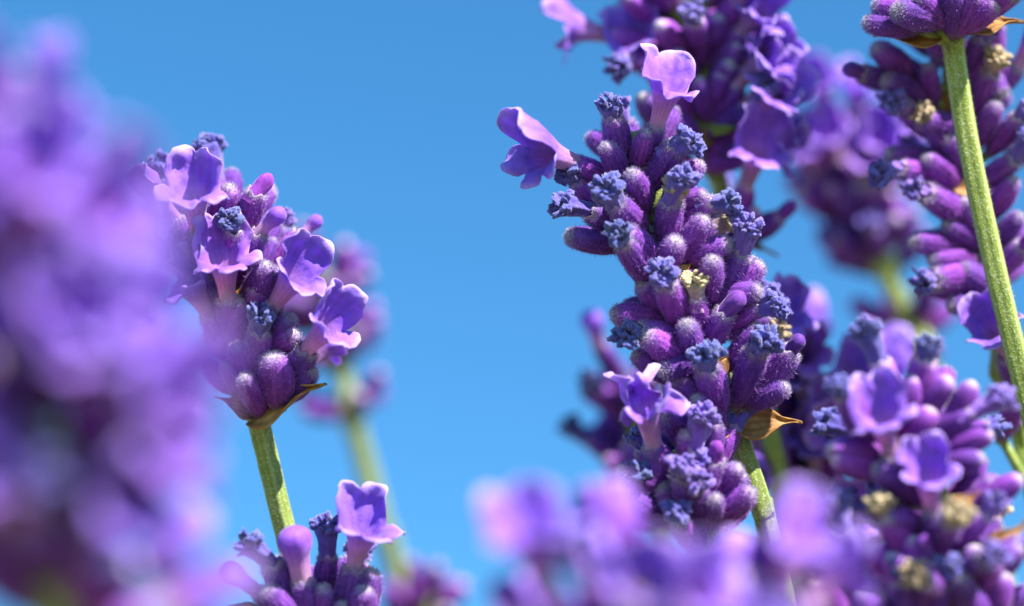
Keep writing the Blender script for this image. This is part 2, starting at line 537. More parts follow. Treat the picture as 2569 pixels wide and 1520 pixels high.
def bract_mesh(name, seed, mat):
    r = random.Random(seed)
    mm = 0.001
    nv, nu = 18, 11
    L = 4.4 * mm * r.uniform(.9, 1.1)
    grid = np.zeros((nv, nu, 3)); Vn = np.zeros((nv, nu))
    x, z, ang = 0.0, 0.0, 0.2
    for i in range(nv):
        t = i / (nv - 1)
        w = 2.0 * mm * (math.sin(min(1, t * 1.55 + .12) * math.pi) ** .8 if t < .58 else 0) 
        w = 1.9 * mm * np.interp(t, [0, .08, .25, .42, .58, .70, .82, 1], [.5, .78, 1.0, .88, .55, .24, .12, .03])
        for j in range(nu):
            u = j / (nu - 1) * 2 - 1
            cup = .55 * mm * (u * u) * (1 - .6 * t) + .12 * mm * math.sin(u * 7 + t * 9 + seed) * abs(u)
            p = np.array([u * w * .72, t * L, cup + .9 * mm * math.sin(t * 2.2 + seed * .3) * t])
            p[2] += .22 * mm * mnoise.noise(Vector((p[0] * 900 + seed, p[1] * 700, seed)))
            p[0] += .25 * mm * t * mnoise.noise(Vector((seed, t * 3, 4)))
            grid[i, j] = p
            Vn[i, j] = (0.5 + .5 * math.cos(u * 16)) ** 4
    V, F = two_layer(grid, nu, nv, False, 0.00006)
    return mesh_from(name, V, F, {'vein': np.concatenate([Vn.ravel()] * 2)}, mat)

N_CAL = 6
CAL_C = [Calyx(11 + i, True) for i in range(N_CAL)]
CAL_O = [Calyx(31 + i, False) for i in range(N_CAL)]
ME_CC = [c.mesh('calyx') for c in CAL_C]; ME_CO = [c.mesh('calyx') for c in CAL_O]
ME_HC = [c.hairs('calyx_hairs') for c in CAL_C]; ME_HO = [c.hairs('calyx_hairs') for c in CAL_O]
ME_COR = [corolla_mesh('corolla', 3 + i) for i in range(8)]
ME_WILT = [corolla_mesh('wilted_corolla', 60 + i, 1.0) for i in range(3)]
ME_BUD = [bud_mesh('corolla_bud', 5 + i, False) for i in range(3)]
ME_NUB = [bud_mesh('corolla_bud', 15 + i, True) for i in range(3)]
ME_WB = [withered_mesh('withered_corolla', 70 + i, M_BLUE, i % 3 == 2) for i in range(7)]
ME_WT = [withered_mesh('withered_corolla', 90 + i, M_TAN) for i in range(4)]
ME_BR = [bract_mesh('bract', 7 + i, M_BRACT) for i in range(4)]
ME_BG = [bract_mesh('bract', 27 + i, M_LEAF) for i in range(2)]

# ------------------------------------------------------------------ stems
def catmull(pts, n):
    """pts: list of Vectors -> dense list of (position, parameter)"""
    out = []
    m = len(pts)
    for i in range(m - 1):
        p0 = pts[max(i - 1, 0)]; p1 = pts[i]; p2 = pts[i + 1]; p3 = pts[min(i + 2, m - 1)]
        for k in range(n):
            t = k / n
            out.append((0.5 * ((2 * p1) + (p2 - p0) * t + (2 * p0 - 5 * p1 + 4 * p2 - p3) * t * t + (3 * p1 - p0 - 3 * p2 + p3) * t ** 3), i + t))
    out.append((pts[-1].copy(), m - 1.0))
    return out

def stem_mesh(name, samples, radii, branches, seed, nu=28):
    V, F, RB = [], [], []
    ref = Vector((0.35, -1, 0.1))
    prevx = None
    n = len(samples)
    rot = seed * 0.7
    for i, p in enumerate(samples):
        d = (samples[min(i + 1, n - 1)] - samples[max(i - 1, 0)]).normalized()
        x = (ref - d * ref.dot(d)).normalized() if prevx is None else (prevx - d * prevx.dot(d)).normalized()
        prevx = x; y = d.cross(x)
        R = radii[i]
        for j in range(nu):
            a = 2 * math.pi * j / nu
            s = math.cos(2 * (a + rot)) ** 2            # corners at 0, 90, ...
            k = R * (.90 + .12 * s - .07 * math.exp(-((s - 0) / .06) ** 2) + .05 * math.exp(-((1 - s) / .05) ** 2))
            k *= 1 + .035 * mnoise.noise(p * 900 + Vector((math.cos(a), math.sin(a), seed)))
            V.append(p + (x * math.cos(a) + y * math.sin(a)) * k)
            RB.append(max(0, (s - .86) / .14) if s > .86 else (0.35 if s < .03 else 0))
    for i in range(n - 1):
        for j in range(nu):
            j2 = (j + 1) % nu
            F.append((i * nu + j, (i + 1) * nu + j, (i + 1) * nu + j2, i * nu + j2))
    F.append(tuple(range(nu)))
    F.append(tuple(reversed(range((n - 1) * nu, n * nu))))
    for (a, b, r0, r1) in branches:                       # short flower stalks growing out of the stem
        d = (b - a)
        if d.length < 1e-6: continue
        d.normalize(); x = d.orthogonal().normalized(); y = d.cross(x)
        k = len(V)
        for (p, r) in ((a, r0), (a.lerp(b, .5), (r0 + r1) * .5), (b, r1)):
            for j in range(8):
                an = 2 * math.pi * j / 8
                V.append(p + (x * math.cos(an) + y * math.sin(an)) * r); RB.append(0)
        for i in range(2):
            for j in range(8):
                j2 = (j + 1) % 8
                F.append((k + i * 8 + j, k + i * 8 + j2, k + (i + 1) * 8 + j2, k + (i + 1) * 8 + j))
        F.append(tuple(k + 16 + j for j in range(8)))
    return mesh_from(name, V, F, {'rib': RB}, M_STEM)

def stem_hair_mesh(name, samples, radii, i0, i1, n, seed):
    rg = np.random.default_rng(seed)
    V, F = [], []
    for _ in range(n):
        f = rg.uniform(i0, i1 - 1.001); i = int(f); t = f - i
        p = samples[i].lerp(samples[i + 1], t); d = (samples[i + 1] - samples[i]).normalized()
        N = Vector(rg.normal(0, 1, 3)); N = (N - d * N.dot(d)).normalized()
        R = radii[i] * .93
        a = p + N * R
        v = (N + Vector(rg.normal(0, .4, 3))).normalized()
        L = rg.uniform(.00010, .00024); s = v.cross(Vector(rg.normal(0, 1, 3))).normalized() * rg.uniform(.00001, .000018)
        k = len(V)
        V += [a - s, a + s, a + v * L]; F.append((k, k + 1, k + 2))
    return mesh_from(name, V, F, None, M_SHAIR)

# ------------------------------------------------------------------ florets and spikes
def basis(dirn, up, roll=0.0):
    z = dirn.normalized()
    y = up - z * up.dot(z)
    if y.length < 1e-4: y = z.orthogonal()
    y.normalize(); x = y.cross(z)
    m = Matrix((x, y, z)).transposed()
    return m @ Matrix.Rotation(roll, 3, 'Z')

class Spike:
    """one lavender flower stalk: a stem with whorls of florets"""
    def __init__(self, label, group, axis, base_i, whorls, root_dx, root_dy, seed, fine=True, r_stem=0.00082, cat='lavender flower'):
        self.r = random.Random(seed); self.seed = seed; self.fine = fine
        self.axis_px = axis
        pts = [P(*a) for a in axis]
        last = pts[-1]; prev = pts[-2]
        d = (last - prev).normalized()
        root = Vector((last.x + root_dx, last.y + root_dy, -0.004))
        h = last.z
        c1 = last + d * h * .30
        c2 = Vector((root.x, root.y, h * .35))
        ext = []
        for k in range(1, 9):
            t = k / 8
            ext.append(last * (1 - t) ** 3 + c1 * 3 * t * (1 - t) ** 2 + c2 * 3 * t * t * (1 - t) + root * t ** 3)
        n_seen = len(pts)
        dense = catmull(pts + ext, 14 if fine else 8)
        self.samples = [p for p, _ in dense]; self.par = [q for _, q in dense]
        self.base_i, self.n_seen = base_i, n_seen
        self.whorls = whorls
        self.rs = r_stem
        self.root = new_obj('lavender_flower', None)
        self.root.empty_display_size = 0.01
        self.root.location = root
        self.root['label'] = label; self.root['category'] = cat
        if group: self.root['group'] = group
        self.inv = Matrix.Translation(-root)
        self.org = root
        self.branches = []
        self.count = 0
    def at(self, u):                       # point and upward direction on the stem at parameter u
        i = min(range(len(self.par)), key=lambda k: abs(self.par[k] - u))
        a, b = self.samples[max(i - 1, 0)], self.samples[min(i + 1, len(self.samples) - 1)]
        return self.samples[i].copy(), (a - b).normalized()
    def nearest(self, p):
        m = [k for k in range(len(self.par)) if self.par[k] <= self.n_seen - 1]
        i = min(m, key=lambda k: (self.samples[k] - p).length)
        return i
    def up_at(self, i):
        a, b = self.samples[max(i - 1, 0)], self.samples[min(i + 1, len(self.samples) - 1)]
        return (a - b).normalized()
    def put(self, name, data, mat4, parent=None):
        o = bpy.data.objects.new(name, data)
        COL.objects.link(o)
        o.parent = parent or self.root
        if parent is None:
            o.matrix_local = self.inv @ mat4
        else:
            o.matrix_local = mat4
        return o
    def floret(self, base, tip_dir, up, kind, scale=1.0, tilt=None, roll=None, cscale=1.0, hairs=None, var=None):
        r = self.r
        hairs = self.fine if hairs is None else hairs
        closed = kind in 'c'
        i = r.randrange(N_CAL)
        cal = (CAL_C if closed else CAL_O)[i]
        R = basis(tip_dir, up, r.uniform(-.35, .35) if roll is None else roll)
        m4 = Matrix.Translation(base) @ R.to_4x4() @ Matrix.Scale(scale, 4)
        o = self.put('calyx', (ME_CC if closed else ME_CO)[i], m4)
        if hairs:
            h = self.put('calyx_hairs', (ME_HC if closed else ME_HO)[i], Matrix.Identity(4), o)
            h['kind'] = 'stuff'
        if not closed:
            nm, lst = {'o': ('corolla', ME_COR), 'x': ('wilted_corolla', ME_WILT), 'b': ('corolla_bud', ME_BUD), 'n': ('corolla_bud', ME_NUB),
                       'w': ('withered_corolla', ME_WB), 't': ('withered_corolla', ME_WT)}[kind]
            me = lst[r.randrange(len(lst)) if var is None else var % len(lst)]
            tx, ty = tilt if tilt else (math.radians(r.uniform(-14, 14)), math.radians(r.uniform(-14, 14)))
            sc = cscale / scale * (1.0 if kind in 'obx' else r.uniform(1.08, 1.35))
            ml = Matrix.Translation((cal.bend * 0, 0, cal.L * .97)) @ Matrix.Rotation(tx, 4, 'X') @ Matrix.Rotation(ty, 4, 'Y') @ Matrix.Scale(sc, 4)
            self.put(nm, me, ml, o)
        # stalk joining the calyx to the stem
        k = self.nearest(base)
        a = self.samples[min(k + 2, len(self.samples) - 1)]
        self.branches.append((a.copy(), base + tip_dir.normalized() * 0.0006 * scale, .00042, .00036 * scale))
        self.count += 1
        return o
    def hand(self, bx, by, tx, ty, kind='c', scale=1.0, front=1, maxel=46, tilt=None, roll=None, cscale=1.0, off=0.0010, up=None, var=None, hairs=None):
        """floret seen from base pixel to calyx-tip pixel; its base sits on the stem, its length fixes how far it leans to the viewer"""
        scale *= self.r.uniform(.9, 1.1)
        L = CL * scale
        i = self.nearest_px(bx, by)
        d0 = (self.samples[i] - CAM).dot(FWD)
        s = pxm(d0)
        p = math.hypot(tx - bx, ty - by) * s
        el = math.acos(min(1, p / L)) if p < L else 0.0
        el = min(el, math.radians(maxel))
        bd = d0 - off * (1 if front > 0 else -1)
        td = bd - front * L * math.sin(el)
        proj = L * math.cos(el)
        ux, uy = (tx - bx) * s / p, (ty - by) * s / p
        tip = P(tx, ty, td)
        base = P(tx - ux * proj / pxm(bd), ty - uy * proj / pxm(bd), bd)
        u = self.up_at(i) if up is None else (RIGHT * up[0] + UPV * up[1] - FWD * up[2])
        return self.floret(base, tip - base, u, kind, (tip - base).length / CL, tilt, roll, cscale, hairs, var)
    def nearest_px(self, bx, by):
        best, bi = 1e9, 0
        for k in range(len(self.samples)):
            if self.par[k] > self.n_seen - 1: break
            v = self.samples[k] - CAM; d = v.dot(FWD)
            x = v.dot(RIGHT) / d / K * PW + PW / 2; y = -v.dot(UPV) / d / K * PW + PH / 2
            q = (x - bx) ** 2 + (y - by) ** 2
            if q < best: best, bi = q, k
        return bi
    def whorl(self, u, n, mix, inc=(28, 74), back_only=False, scale=(.9, 1.08), az0=None, cscale=1.0, spread=0.0008, azr=None, stag=.0011):
        """n florets round the stem at parameter u; mix: string of kinds to draw from"""
        r = self.r
        p, upd = self.at(u)
        x = (RIGHT - upd * RIGHT.dot(upd)).normalized(); y = upd.cross(x)      # y points away from the viewer
        if y.dot(FWD) < 0: y = -y
        a0 = r.uniform(0, 6.28) if az0 is None else az0
        for k in range(n):
            if azr: az = math.radians(r.uniform(*azr))
            elif back_only: az = math.radians(15 + 150 * (k + r.uniform(-.3, .3) + .5) / n)
            else: az = a0 + 2 * math.pi * (k + r.uniform(-.28, .28)) / n
            rad = x * math.cos(az) + y * math.sin(az)
            ic = math.radians(r.uniform(*inc))
            d = upd * math.cos(ic) + rad * math.sin(ic)
            base = p + rad * spread * r.uniform(.8, 1.6) + upd * r.uniform(-stag, stag) + upd * (stag * .9 if ic < math.radians(45) else -stag * .5)
            self.floret(base, d, upd, r.choice(mix), r.uniform(*scale), cscale=cscale)
    def bract(self, bx, by, tx, ty, mesh=None, scale=1.0, off=.0009, lean=0.0, face=None):
        i = self.nearest_px(bx, by)
        d0 = (self.samples[i] - CAM).dot(FWD) - off
        a, b = P(bx, by, d0), P(tx, ty, d0 - lean)
        y = (b - a)
        L = y.length; y.normalize()
        z = (RIGHT * face[0] + UPV * face[1] - FWD * face[2]) if face else (-FWD + UPV * .4)
        z = (z - y * z.dot(y)).normalized(); x = y.cross(z)
        m = Matrix((x, y, z)).transposed().to_4x4()
        me = mesh or self.r.choice(ME_BR)
        o = self.put('bract', me, Matrix.Translation(a) @ m @ Matrix.Scale(scale * L / .0044, 4))
        return o
    def whorl_bracts(self, u, n, scale=1.0, meshes=None):
        r = self.r
        p, upd = self.at(u)
        a0 = r.uniform(0, 6.28)
        x0 = upd.orthogonal().normalized(); y0 = upd.cross(x0)
        for k in range(n):
            az = a0 + 2 * math.pi * k / n
            rad = x0 * math.cos(az) + y0 * math.sin(az)
            y = (rad * .9 + upd * r.uniform(.2, .7)).normalized()
            z = (upd - y * upd.dot(y)).normalized(); x = y.cross(z)
            m = Matrix((x, y, z)).transposed().to_4x4()
            self.put('bract', r.choice(meshes or ME_BR), Matrix.Translation(p + rad * .0006 - upd * .0012) @ m @ Matrix.Scale(scale * r.uniform(.8, 1.05), 4))
    def finish(self, hair_n=0):
        # radius: slim stem, thicker joints at the whorls, tapering to the tip
        rad = []
        acc = [0.0]
        for i in range(1, len(self.samples)): acc.append(acc[-1] + (self.samples[i] - self.samples[i - 1]).length)
        wpos = [acc[min(range(len(self.par)), key=lambda k: abs(self.par[k] - u))] for u in self.whorls]
        bl = acc[min(range(len(self.par)), key=lambda k: abs(self.par[k] - self.base_i))]
        for i in range(len(self.samples)):
            q = acc[i]
            r0 = self.rs * (0.55 + .45 * min(1, q / max(bl, 1e-6)))
            for w in wpos:
                r0 += (.00042 if w < bl * .93 else .00050) * math.exp(-((q - w) / .0011) ** 2)
            r0 *= 1 + .25 * max(0, (q - bl - .02) / .4)
            rad.append(r0)
        rad[0] *= .5
        loc = [p - self.org for p in self.samples]
        br = [(a - self.org, b - self.org, r0, r1) for a, b, r0, r1 in self.branches]
        me = stem_mesh('stem', loc, rad, br, self.seed)
        st = new_obj('stem', me, self.root)
        if hair_n:
            i0 = max(0, min(range(len(self.par)), key=lambda k: abs(self.par[k] - self.base_i)) - 4)
            i1 = min(range(len(self.par)), key=lambda k: abs(self.par[k] - (self.n_seen - 1)))
            h = new_obj('stem_hairs', stem_hair_mesh('stem_hairs', loc, rad, i0, i1, hair_n, self.seed), st)
            h['kind'] = 'stuff'

R_ = math.radians
# =================================================================== tall sharp spike (A)
A = Spike('tall crowded spike with withered blue florets and one open flower jutting sideways', 'lavender flowers of the clump',
          [(1588, 330, .2105), (1622, 450, .2103), (1668, 600, .2100), (1728, 780, .2100), (1790, 930, .2100), (1838, 1062, .2100), (1870, 1150, .2100), (1914, 1285, .2102), (1960, 1480, .2105)],
          5, [0.5, 1.2, 1.9, 2.6, 3.2, 4.0, 4.75], .06, .05, 1, r_stem=.00080)
# front florets, top to bottom
A.hand(1515, 440, 1430, 404, 'o', tilt=(R_(4), R_(26)), maxel=8, cscale=1.22, var=0, up=(-.2, .95, -.1))
A.hand(1548, 405, 1539, 294, 'w', front=1, maxel=15, cscale=1.15)
A.hand(1590, 400, 1568, 310, 'w', front=-1, maxel=15)
A.hand(1622, 390, 1650, 308, 'o', maxel=22, tilt=(R_(-12), R_(4)), cscale=1.0, var=2, up=(-.1, .55, -1.0))
A.hand(1545, 440, 1520, 362, 'c', maxel=35)
A.hand(1598, 415, 1622, 330, 'c', maxel=30)
A.hand(1626, 456, 1688, 374, 'w', maxel=25, cscale=1.15)
A.hand(1695, 475, 1760, 406, 'c', maxel=20)
A.hand(1613, 520, 1585, 432, 'c', maxel=40)
A.hand(1590, 560, 1545, 508, 'w', maxel=40, cscale=1.15)
A.hand(1660, 596, 1679, 508, 'w', maxel=35)
A.hand(1680, 590, 1690, 498, 't', maxel=25)
A.hand(1690, 512, 1768, 488, 'c', maxel=25)
A.hand(1730, 545, 1782, 515, 'w', maxel=20)
A.hand(1520, 530, 1452, 462, 'w', maxel=10, off=0)
A.hand(1530, 560, 1480, 528, 'w', maxel=20, off=0)
A.hand(1560, 620, 1424, 592, 'c', maxel=20)
A.hand(1600, 650, 1560, 598, 'w', maxel=35, off=.0016)
A.hand(1632, 658, 1568, 577, 'c', maxel=35, scale=1.08)
A.hand(1663, 664, 1702, 592, 'c', maxel=42, scale=1.05)
A.hand(1715, 630, 1768, 549, 'c', maxel=25, scale=1.1)
A.hand(1740, 645, 1832, 608, 'c', maxel=25)
A.hand(1735, 600, 1790, 575, 't', maxel=10, front=-1)
A.hand(1810, 735, 1862, 637, 'w', maxel=15, cscale=1.1)
A.hand(1690, 782, 1671, 712, 'w', maxel=40, cscale=1.15)
A.hand(1757, 810, 1744, 734, 't', maxel=35, cscale=1.1)
A.hand(1774, 745, 1789, 650, 'c', maxel=38)
A.hand(1835, 735, 1908, 662, 'c', maxel=10)
A.hand(1832, 745, 1905, 728, 'c', maxel=25)
A.hand(1860, 796, 1912, 765, 'w', maxel=20, cscale=1.15)
A.hand(1862, 810, 1918, 790, 'w', maxel=20, front=-1)
A.hand(1781, 856, 1820, 783, 'n', maxel=30, scale=1.05, cscale=1.15)
A.hand(1680, 800, 1538, 787, 'c', maxel=10, scale=.98)
A.hand(1640, 805, 1548, 822, 'c', maxel=12, off=0)
A.hand(1668, 846, 1604, 834, 'w', maxel=25)
A.hand(1690, 890, 1620, 842, 'c', maxel=35, scale=1.1)
A.hand(1733, 890, 1724, 811, 'c', maxel=40, scale=1.05)
A.hand(1786, 1022, 1775, 928, 'w', maxel=35, scale=1.08, cscale=1.1, var=1)
A.hand(1735, 906, 1660, 930, 'c', maxel=30)
A.hand(1645, 925, 1594, 888, 'c', maxel=20)
A.hand(1857, 980, 1897, 880, 'w', maxel=25, scale=1.15, cscale=1.1)
A.hand(1916, 972, 1980, 884, 'n', maxel=15, scale=1.0)
A.hand(1904, 1003, 1984, 962, 'c', maxel=25)
A.hand(1866, 868, 1904, 818, 'c', maxel=20)
A.hand(1880, 880, 1925, 850, 't', maxel=15, front=-1)
A.hand(1748, 1010, 1703, 945, 'c', maxel=25)
A.hand(1770, 1030, 1690, 985, 'c', maxel=15, off=.0004)
A.hand(1775, 1062, 1668, 1040, 'c', maxel=20)
A.hand(1800, 1060, 1745, 1000, 'c', maxel=40)
A.hand(1640, 700, 1580, 660, 'c', maxel=20, off=0)
A.hand(1660, 760, 1600, 700, 'c', maxel=25, off=.0003)
for u, n in ((.7, 3), (1.3, 4), (2.0, 4), (2.7, 4), (3.3, 4), (4.0, 4), (4.7, 4)):
    A.whorl(u, n, 'ccccw', inc=(35, 75), back_only=True, scale=(.8, .95))
A.bract(1848, 1066, 2026, 1050, ME_BR[0], .95, off=.0008, lean=.0006, face=(.1, .35, .9))
A.bract(1820, 1070, 1735, 1084, ME_BR[1], 1.3, off=.0008, lean=.0016, face=(.1, .4, .9))
A.bract(1700, 690, 1738, 655, ME_BR[2], 1.0, off=.0028, face=(-.3, .3, 1))
A.bract(1800, 935, 1830, 890, ME_BR[3], 1.2, off=.0024, face=(.3, .2, 1))
A.bract(1605, 440, 1600, 395, ME_BR[1], 1.3, off=.0020, face=(0, .1, 1))
A.bract(1745, 920, 1728, 895, ME_BR[2], 1.2, off=.0022, face=(-.2, .2, 1))
A.finish(2600)

# =================================================================== left sharp spike (B)
B = Spike('short lavender spike with several freshly opened violet flowers on a bare ribbed green stem', 'lavender flowers of the clump',
          [(560, 480, .2110), (578, 600, .2108), (600, 740, .2105), (620, 880, .2105), (640, 1018, .2105), (664, 1120, .2107), (700, 1270, .2112), (735, 1410, .2118), (775, 1560, .2125)],
          4, [.6, 1.3, 2.1, 2.9, 3.75], .06, .05, 2, r_stem=.00078)
B.hand(508, 640, 494, 566, 'o', maxel=25, tilt=(R_(-2), R_(2)), cscale=1.12, var=1, up=(-.1, .5, -1.0))
B.hand(560, 520, 535, 445, 'w', front=-1, maxel=15, cscale=1.25, var=2)
B.hand(470, 520, 425, 455, 'w', front=-1, maxel=15, cscale=1.2)
B.hand(553, 555, 576, 468, 'c', maxel=30)
B.hand(612, 562, 644, 482, 'n', maxel=25, tilt=(0, R_(40)))
B.hand(592, 640, 588, 575, 'w', maxel=30, cscale=1.05, off=.0004, var=0)
B.hand(627, 640, 652, 577, 'b', maxel=25, tilt=(R_(8), R_(24)), cscale=.75)
B.hand(578, 840, 571, 752, 'o', maxel=25, tilt=(R_(-4), 0), cscale=1.08, var=3, up=(-.1, .5, -1.0))
B.hand(652, 830, 692, 757, 'o', maxel=20, tilt=(R_(2), R_(6)), cscale=1.12, var=4, up=(.1, .5, -1.0))
B.hand(700, 660, 755, 590, 'b', maxel=10, front=-1, cscale=.6)
B.hand(636, 735, 668, 664, 'c', maxel=30)
B.hand(675, 740, 704, 672, 'c', maxel=15)
B.hand(480, 620, 440, 545, 'o', maxel=10, cscale=.9, tilt=(R_(20), 0), var=5, off=0)
B.hand(530, 760, 478, 700, 'o', maxel=15, cscale=.9, var=6, off=0)
B.hand(560, 860, 525, 790, 'o', maxel=15, cscale=1.0, var=7, off=.0005)
B.hand(640, 905, 648, 838, 'w', maxel=30, cscale=1.2, var=3, off=.0014)
B.hand(733, 935, 768, 878, 'o', maxel=25, cscale=1.05, tilt=(R_(4), R_(10)), var=0, up=(.1, .95, -.35))
B.hand(640, 940, 634, 852, 'c', maxel=30, scale=1.08)
B.hand(692, 978, 680, 876, 'c', maxel=30, scale=1.1, off=.0018)
B.hand(716, 960, 742, 872, 'c', maxel=25)
B.hand(690, 868, 742, 836, 'c', maxel=35)
B.hand(690, 850, 735, 795, 'c', maxel=30)
B.hand(728, 985, 786, 930, 'c', maxel=25)
B.hand(638, 1000, 612, 945, 'c', maxel=40, scale=.9)
B.hand(600, 960, 560, 900, 'c', maxel=25)
B.hand(590, 820, 600, 750, 'c', maxel=25)
B.hand(610, 920, 590, 850, 'c', maxel=25)
B.hand(640, 790, 640, 720, 'c', maxel=40, off=.0003)
B.hand(545, 660, 545, 590, 'c', maxel=30, off=.0002)
B.hand(520, 570, 530, 500, 'c', maxel=25, off=.0002)
for u, n in ((.8, 3), (1.5, 4), (2.2, 4), (3.0, 4), (3.7, 4)):
    B.whorl(u, n, 'cccow', inc=(25, 55), back_only=True, scale=(.8, .95), cscale=.9)
B.bract(632, 1040, 776, 960, ME_BR[1], 1.15, off=.0008, lean=.0030, face=(-.1, .45, .9))
B.bract(628, 1034, 566, 1000, ME_BR[2], 1.2, off=.0006, lean=.0018, face=(-.1, .4, .9))
B.bract(600, 770, 612, 700, ME_BR[3], 1.0, off=.0024, face=(-.4, .1, 1))
B.finish(2600)

# =================================================================== low spike top with swollen bud (C)
Cc = Spike('spike top with a round swollen violet bud and one upright open flower', 'lavender flowers of the clump',
           [(790, 1470, .2070), (806, 1560, .2070), (826, 1660, .2070), (850, 1780, .2075), (880, 1900, .208)], 3, [.5, 1.2, 2.0, 2.8], .05, .05, 3)
Cc.hand(768, 1564, 757, 1458, 'b', maxel=15, tilt=(R_(3), R_(-4)), cscale=1.2, var=0, off=.0018)
Cc.hand(862, 1549, 888, 1422, 'o', maxel=10, tilt=(R_(2), R_(2)), cscale=1.1, var=5, off=.0016, up=(-.35, .7, -.75))
Cc.hand(812, 1494, 824, 1382, 'w', maxel=15, cscale=1.15, var=2, off=.0002)
Cc.hand(722, 1499, 684, 1416, 'w', maxel=20, tilt=(R_(0), R_(-18)), cscale=1.05, var=5)
Cc.hand(905, 1534, 932, 1432, 'c', maxel=20)
Cc.hand(890, 1564, 920, 1464, 'c', maxel=25, off=.0018)
Cc.hand(730, 1544, 640, 1480, 'b', maxel=10, tilt=(R_(0), R_(-6)), cscale=.95, var=1, off=.0014)
Cc.hand(720, 1559, 668, 1474, 'c', maxel=20, off=.002)
Cc.hand(800, 1574, 810, 1474, 'c', maxel=30, scale=1.0)
Cc.hand(720, 1574, 700, 1494, 'c', maxel=30)
Cc.bract(655, 1545, 570, 1508, ME_BG[0], .9, off=.002, face=(-.2, .9, .4))
for u, n in ((.8, 5), (1.6, 7), (2.4, 8)):
    Cc.whorl(u, n, 'cccw', inc=(25, 65), scale=(.85, 1.0), back_only=(u < 1))
Cc.finish(0)

# =================================================================== spike under the tall one (M)
Mm = Spike('lavender spike top with a wilted pale trumpet flower, tucked beneath the tall spike', 'lavender flowers of the clump',
           [(1712, 1120, .2075), (1730, 1200, .2075), (1752, 1300, .2075), (1780, 1420, .2075), (1820, 1560, .208), (1850, 1700, .2085)], 4, [.4, 1.0, 1.7, 2.4], .06, .05, 4)
Mm.hand(1652, 1214, 1642, 1122, 'x', maxel=20, cscale=1.4, var=0, tilt=(R_(-4), R_(-4)), off=.0014)
Mm.hand(1729, 1182, 1743, 1112, 'w', maxel=25, cscale=1.1, var=2, off=.0014)
Mm.hand(1770, 1230, 1797, 1146, 'n', maxel=25, off=.0014)
Mm.hand(1800, 1228, 1854, 1171, 'c', maxel=30)
Mm.hand(1808, 1286, 1886, 1233, 'c', maxel=25, scale=1.05)
Mm.hand(1786, 1290, 1796, 1247, 'c', maxel=55, scale=.9)
Mm.hand(1725, 1240, 1716, 1190, 'w', maxel=45)
Mm.hand(1745, 1270, 1742, 1220, 'w', maxel=45)
Mm.hand(1640, 1216, 1541, 1179, 'c', maxel=20)
Mm.hand(1630, 1280, 1557, 1231, 'c', maxel=25, scale=1.05)
Mm.hand(1690, 1290, 1660, 1220, 'c', maxel=25)
Mm.hand(1740, 1330, 1700, 1260, 'c', maxel=30)
for u, n in ((.9, 5), (1.6, 7), (2.4, 8)):
    Mm.whorl(u, n, 'cccccw', inc=(25, 70), scale=(.85, 1.0), back_only=(u < 1))
Mm.finish(0)

# =================================================================== spike behind the tall one (G)
G = Spike('full spike with many pale open flowers and a yellow-green bract behind the tall spike', 'lavender flowers of the clump',
          [(1690, -190, .2235), (1712, -60, .2235), (1735, 80, .2235), (1758, 220, .2235), (1785, 370, .2235), (1826, 560, .2235), (1880, 800, .2237), (1935, 1110, .2240), (1990, 1380, .2250)],
          5.2, [.3, .9, 1.5, 2.1, 2.7, 3.3, 3.75, 4.95, 5.8], .06, .06, 5, fine=False, r_stem=.00085)
G.hand(1610, 110, 1540, 92, 'o', maxel=0, tilt=(0, 0), var=6, cscale=1.1)
G.hand(1720, 290, 1650, 200, 'o', maxel=10, var=3, cscale=1.1, up=(-.1, .5, -1.0))
G.hand(1660, 330, 1610, 240, 'c')
G.hand(1640, 130, 1560, 160, 'w')
G.hand(1640, 60, 1570, -10, 'c')
G.hand(1800, 140, 1860, 80, 'o', maxel=20, var=0)
G.hand(1800, 240, 1875, 175, 'o', maxel=20, var=1)
G.hand(1810, 320, 1880, 260, 'o', maxel=20, var=2)
G.hand(1800, 380, 1880, 345, 'o', maxel=20, var=4)
G.hand(1800, 310, 1850, 220, 'o', maxel=10, var=7, up=(.4, .4, -1.0))
G.hand(1800, 170, 1850, 90, 'o', maxel=10, var=5, up=(.4, .4, -1.0))
G.hand(1840, 340, 1890, 280, 'w', maxel=30)
G.hand(1800, 280, 1850, 210, 'o', maxel=25, var=6, cscale=1.1, up=(.5, .4, -.8))
G.hand(1810, 390, 1870, 310, 'o', maxel=25, var=3, cscale=1.1, up=(.5, .4, -.8))
G.hand(1790, 70, 1850, 0, 'o', maxel=25, var=0, cscale=1.1, up=(.5, .4, -.8))
G.hand(1810, 410, 1880, 395, 'o', maxel=15, var=5, cscale=1.0)
G.hand(1830, 380, 1900, 350, 'c', maxel=30)
G.hand(1700, 380, 1650, 340, 'c')
for u, n in ((.3, 9), (.9, 11), (1.5, 12), (2.1, 12), (2.7, 12), (3.3, 11), (3.7, 9)):
    G.whorl(u, n, 'ccccwcc', inc=(25, 80))
G.hand(1840, 560, 1868, 470, 'o', maxel=30, var=3, cscale=1.1)
G.hand(1860, 600, 1955, 545, 'n', maxel=10)
G.hand(1850, 590, 1900, 520, 'c', maxel=30)
G.hand(1830, 570, 1810, 490, 'w', front=-1)
G.hand(1895, 930, 1938, 850, 'o', maxel=30, var=1, cscale=1.0)
G.hand(1900, 900, 1930, 830, 'c', maxel=30)
G.bract(1860, 620, 1985, 634, ME_BR[0], .8, face=(0, .9, .4))
G.bract(1790, 340, 1905, 292, ME_BG[1], 1.0, off=.003, face=(0, .9, .5))
G.bract(1790, 350, 1700, 360, ME_BR[0], 1.0, off=.0015)
G.finish(0)

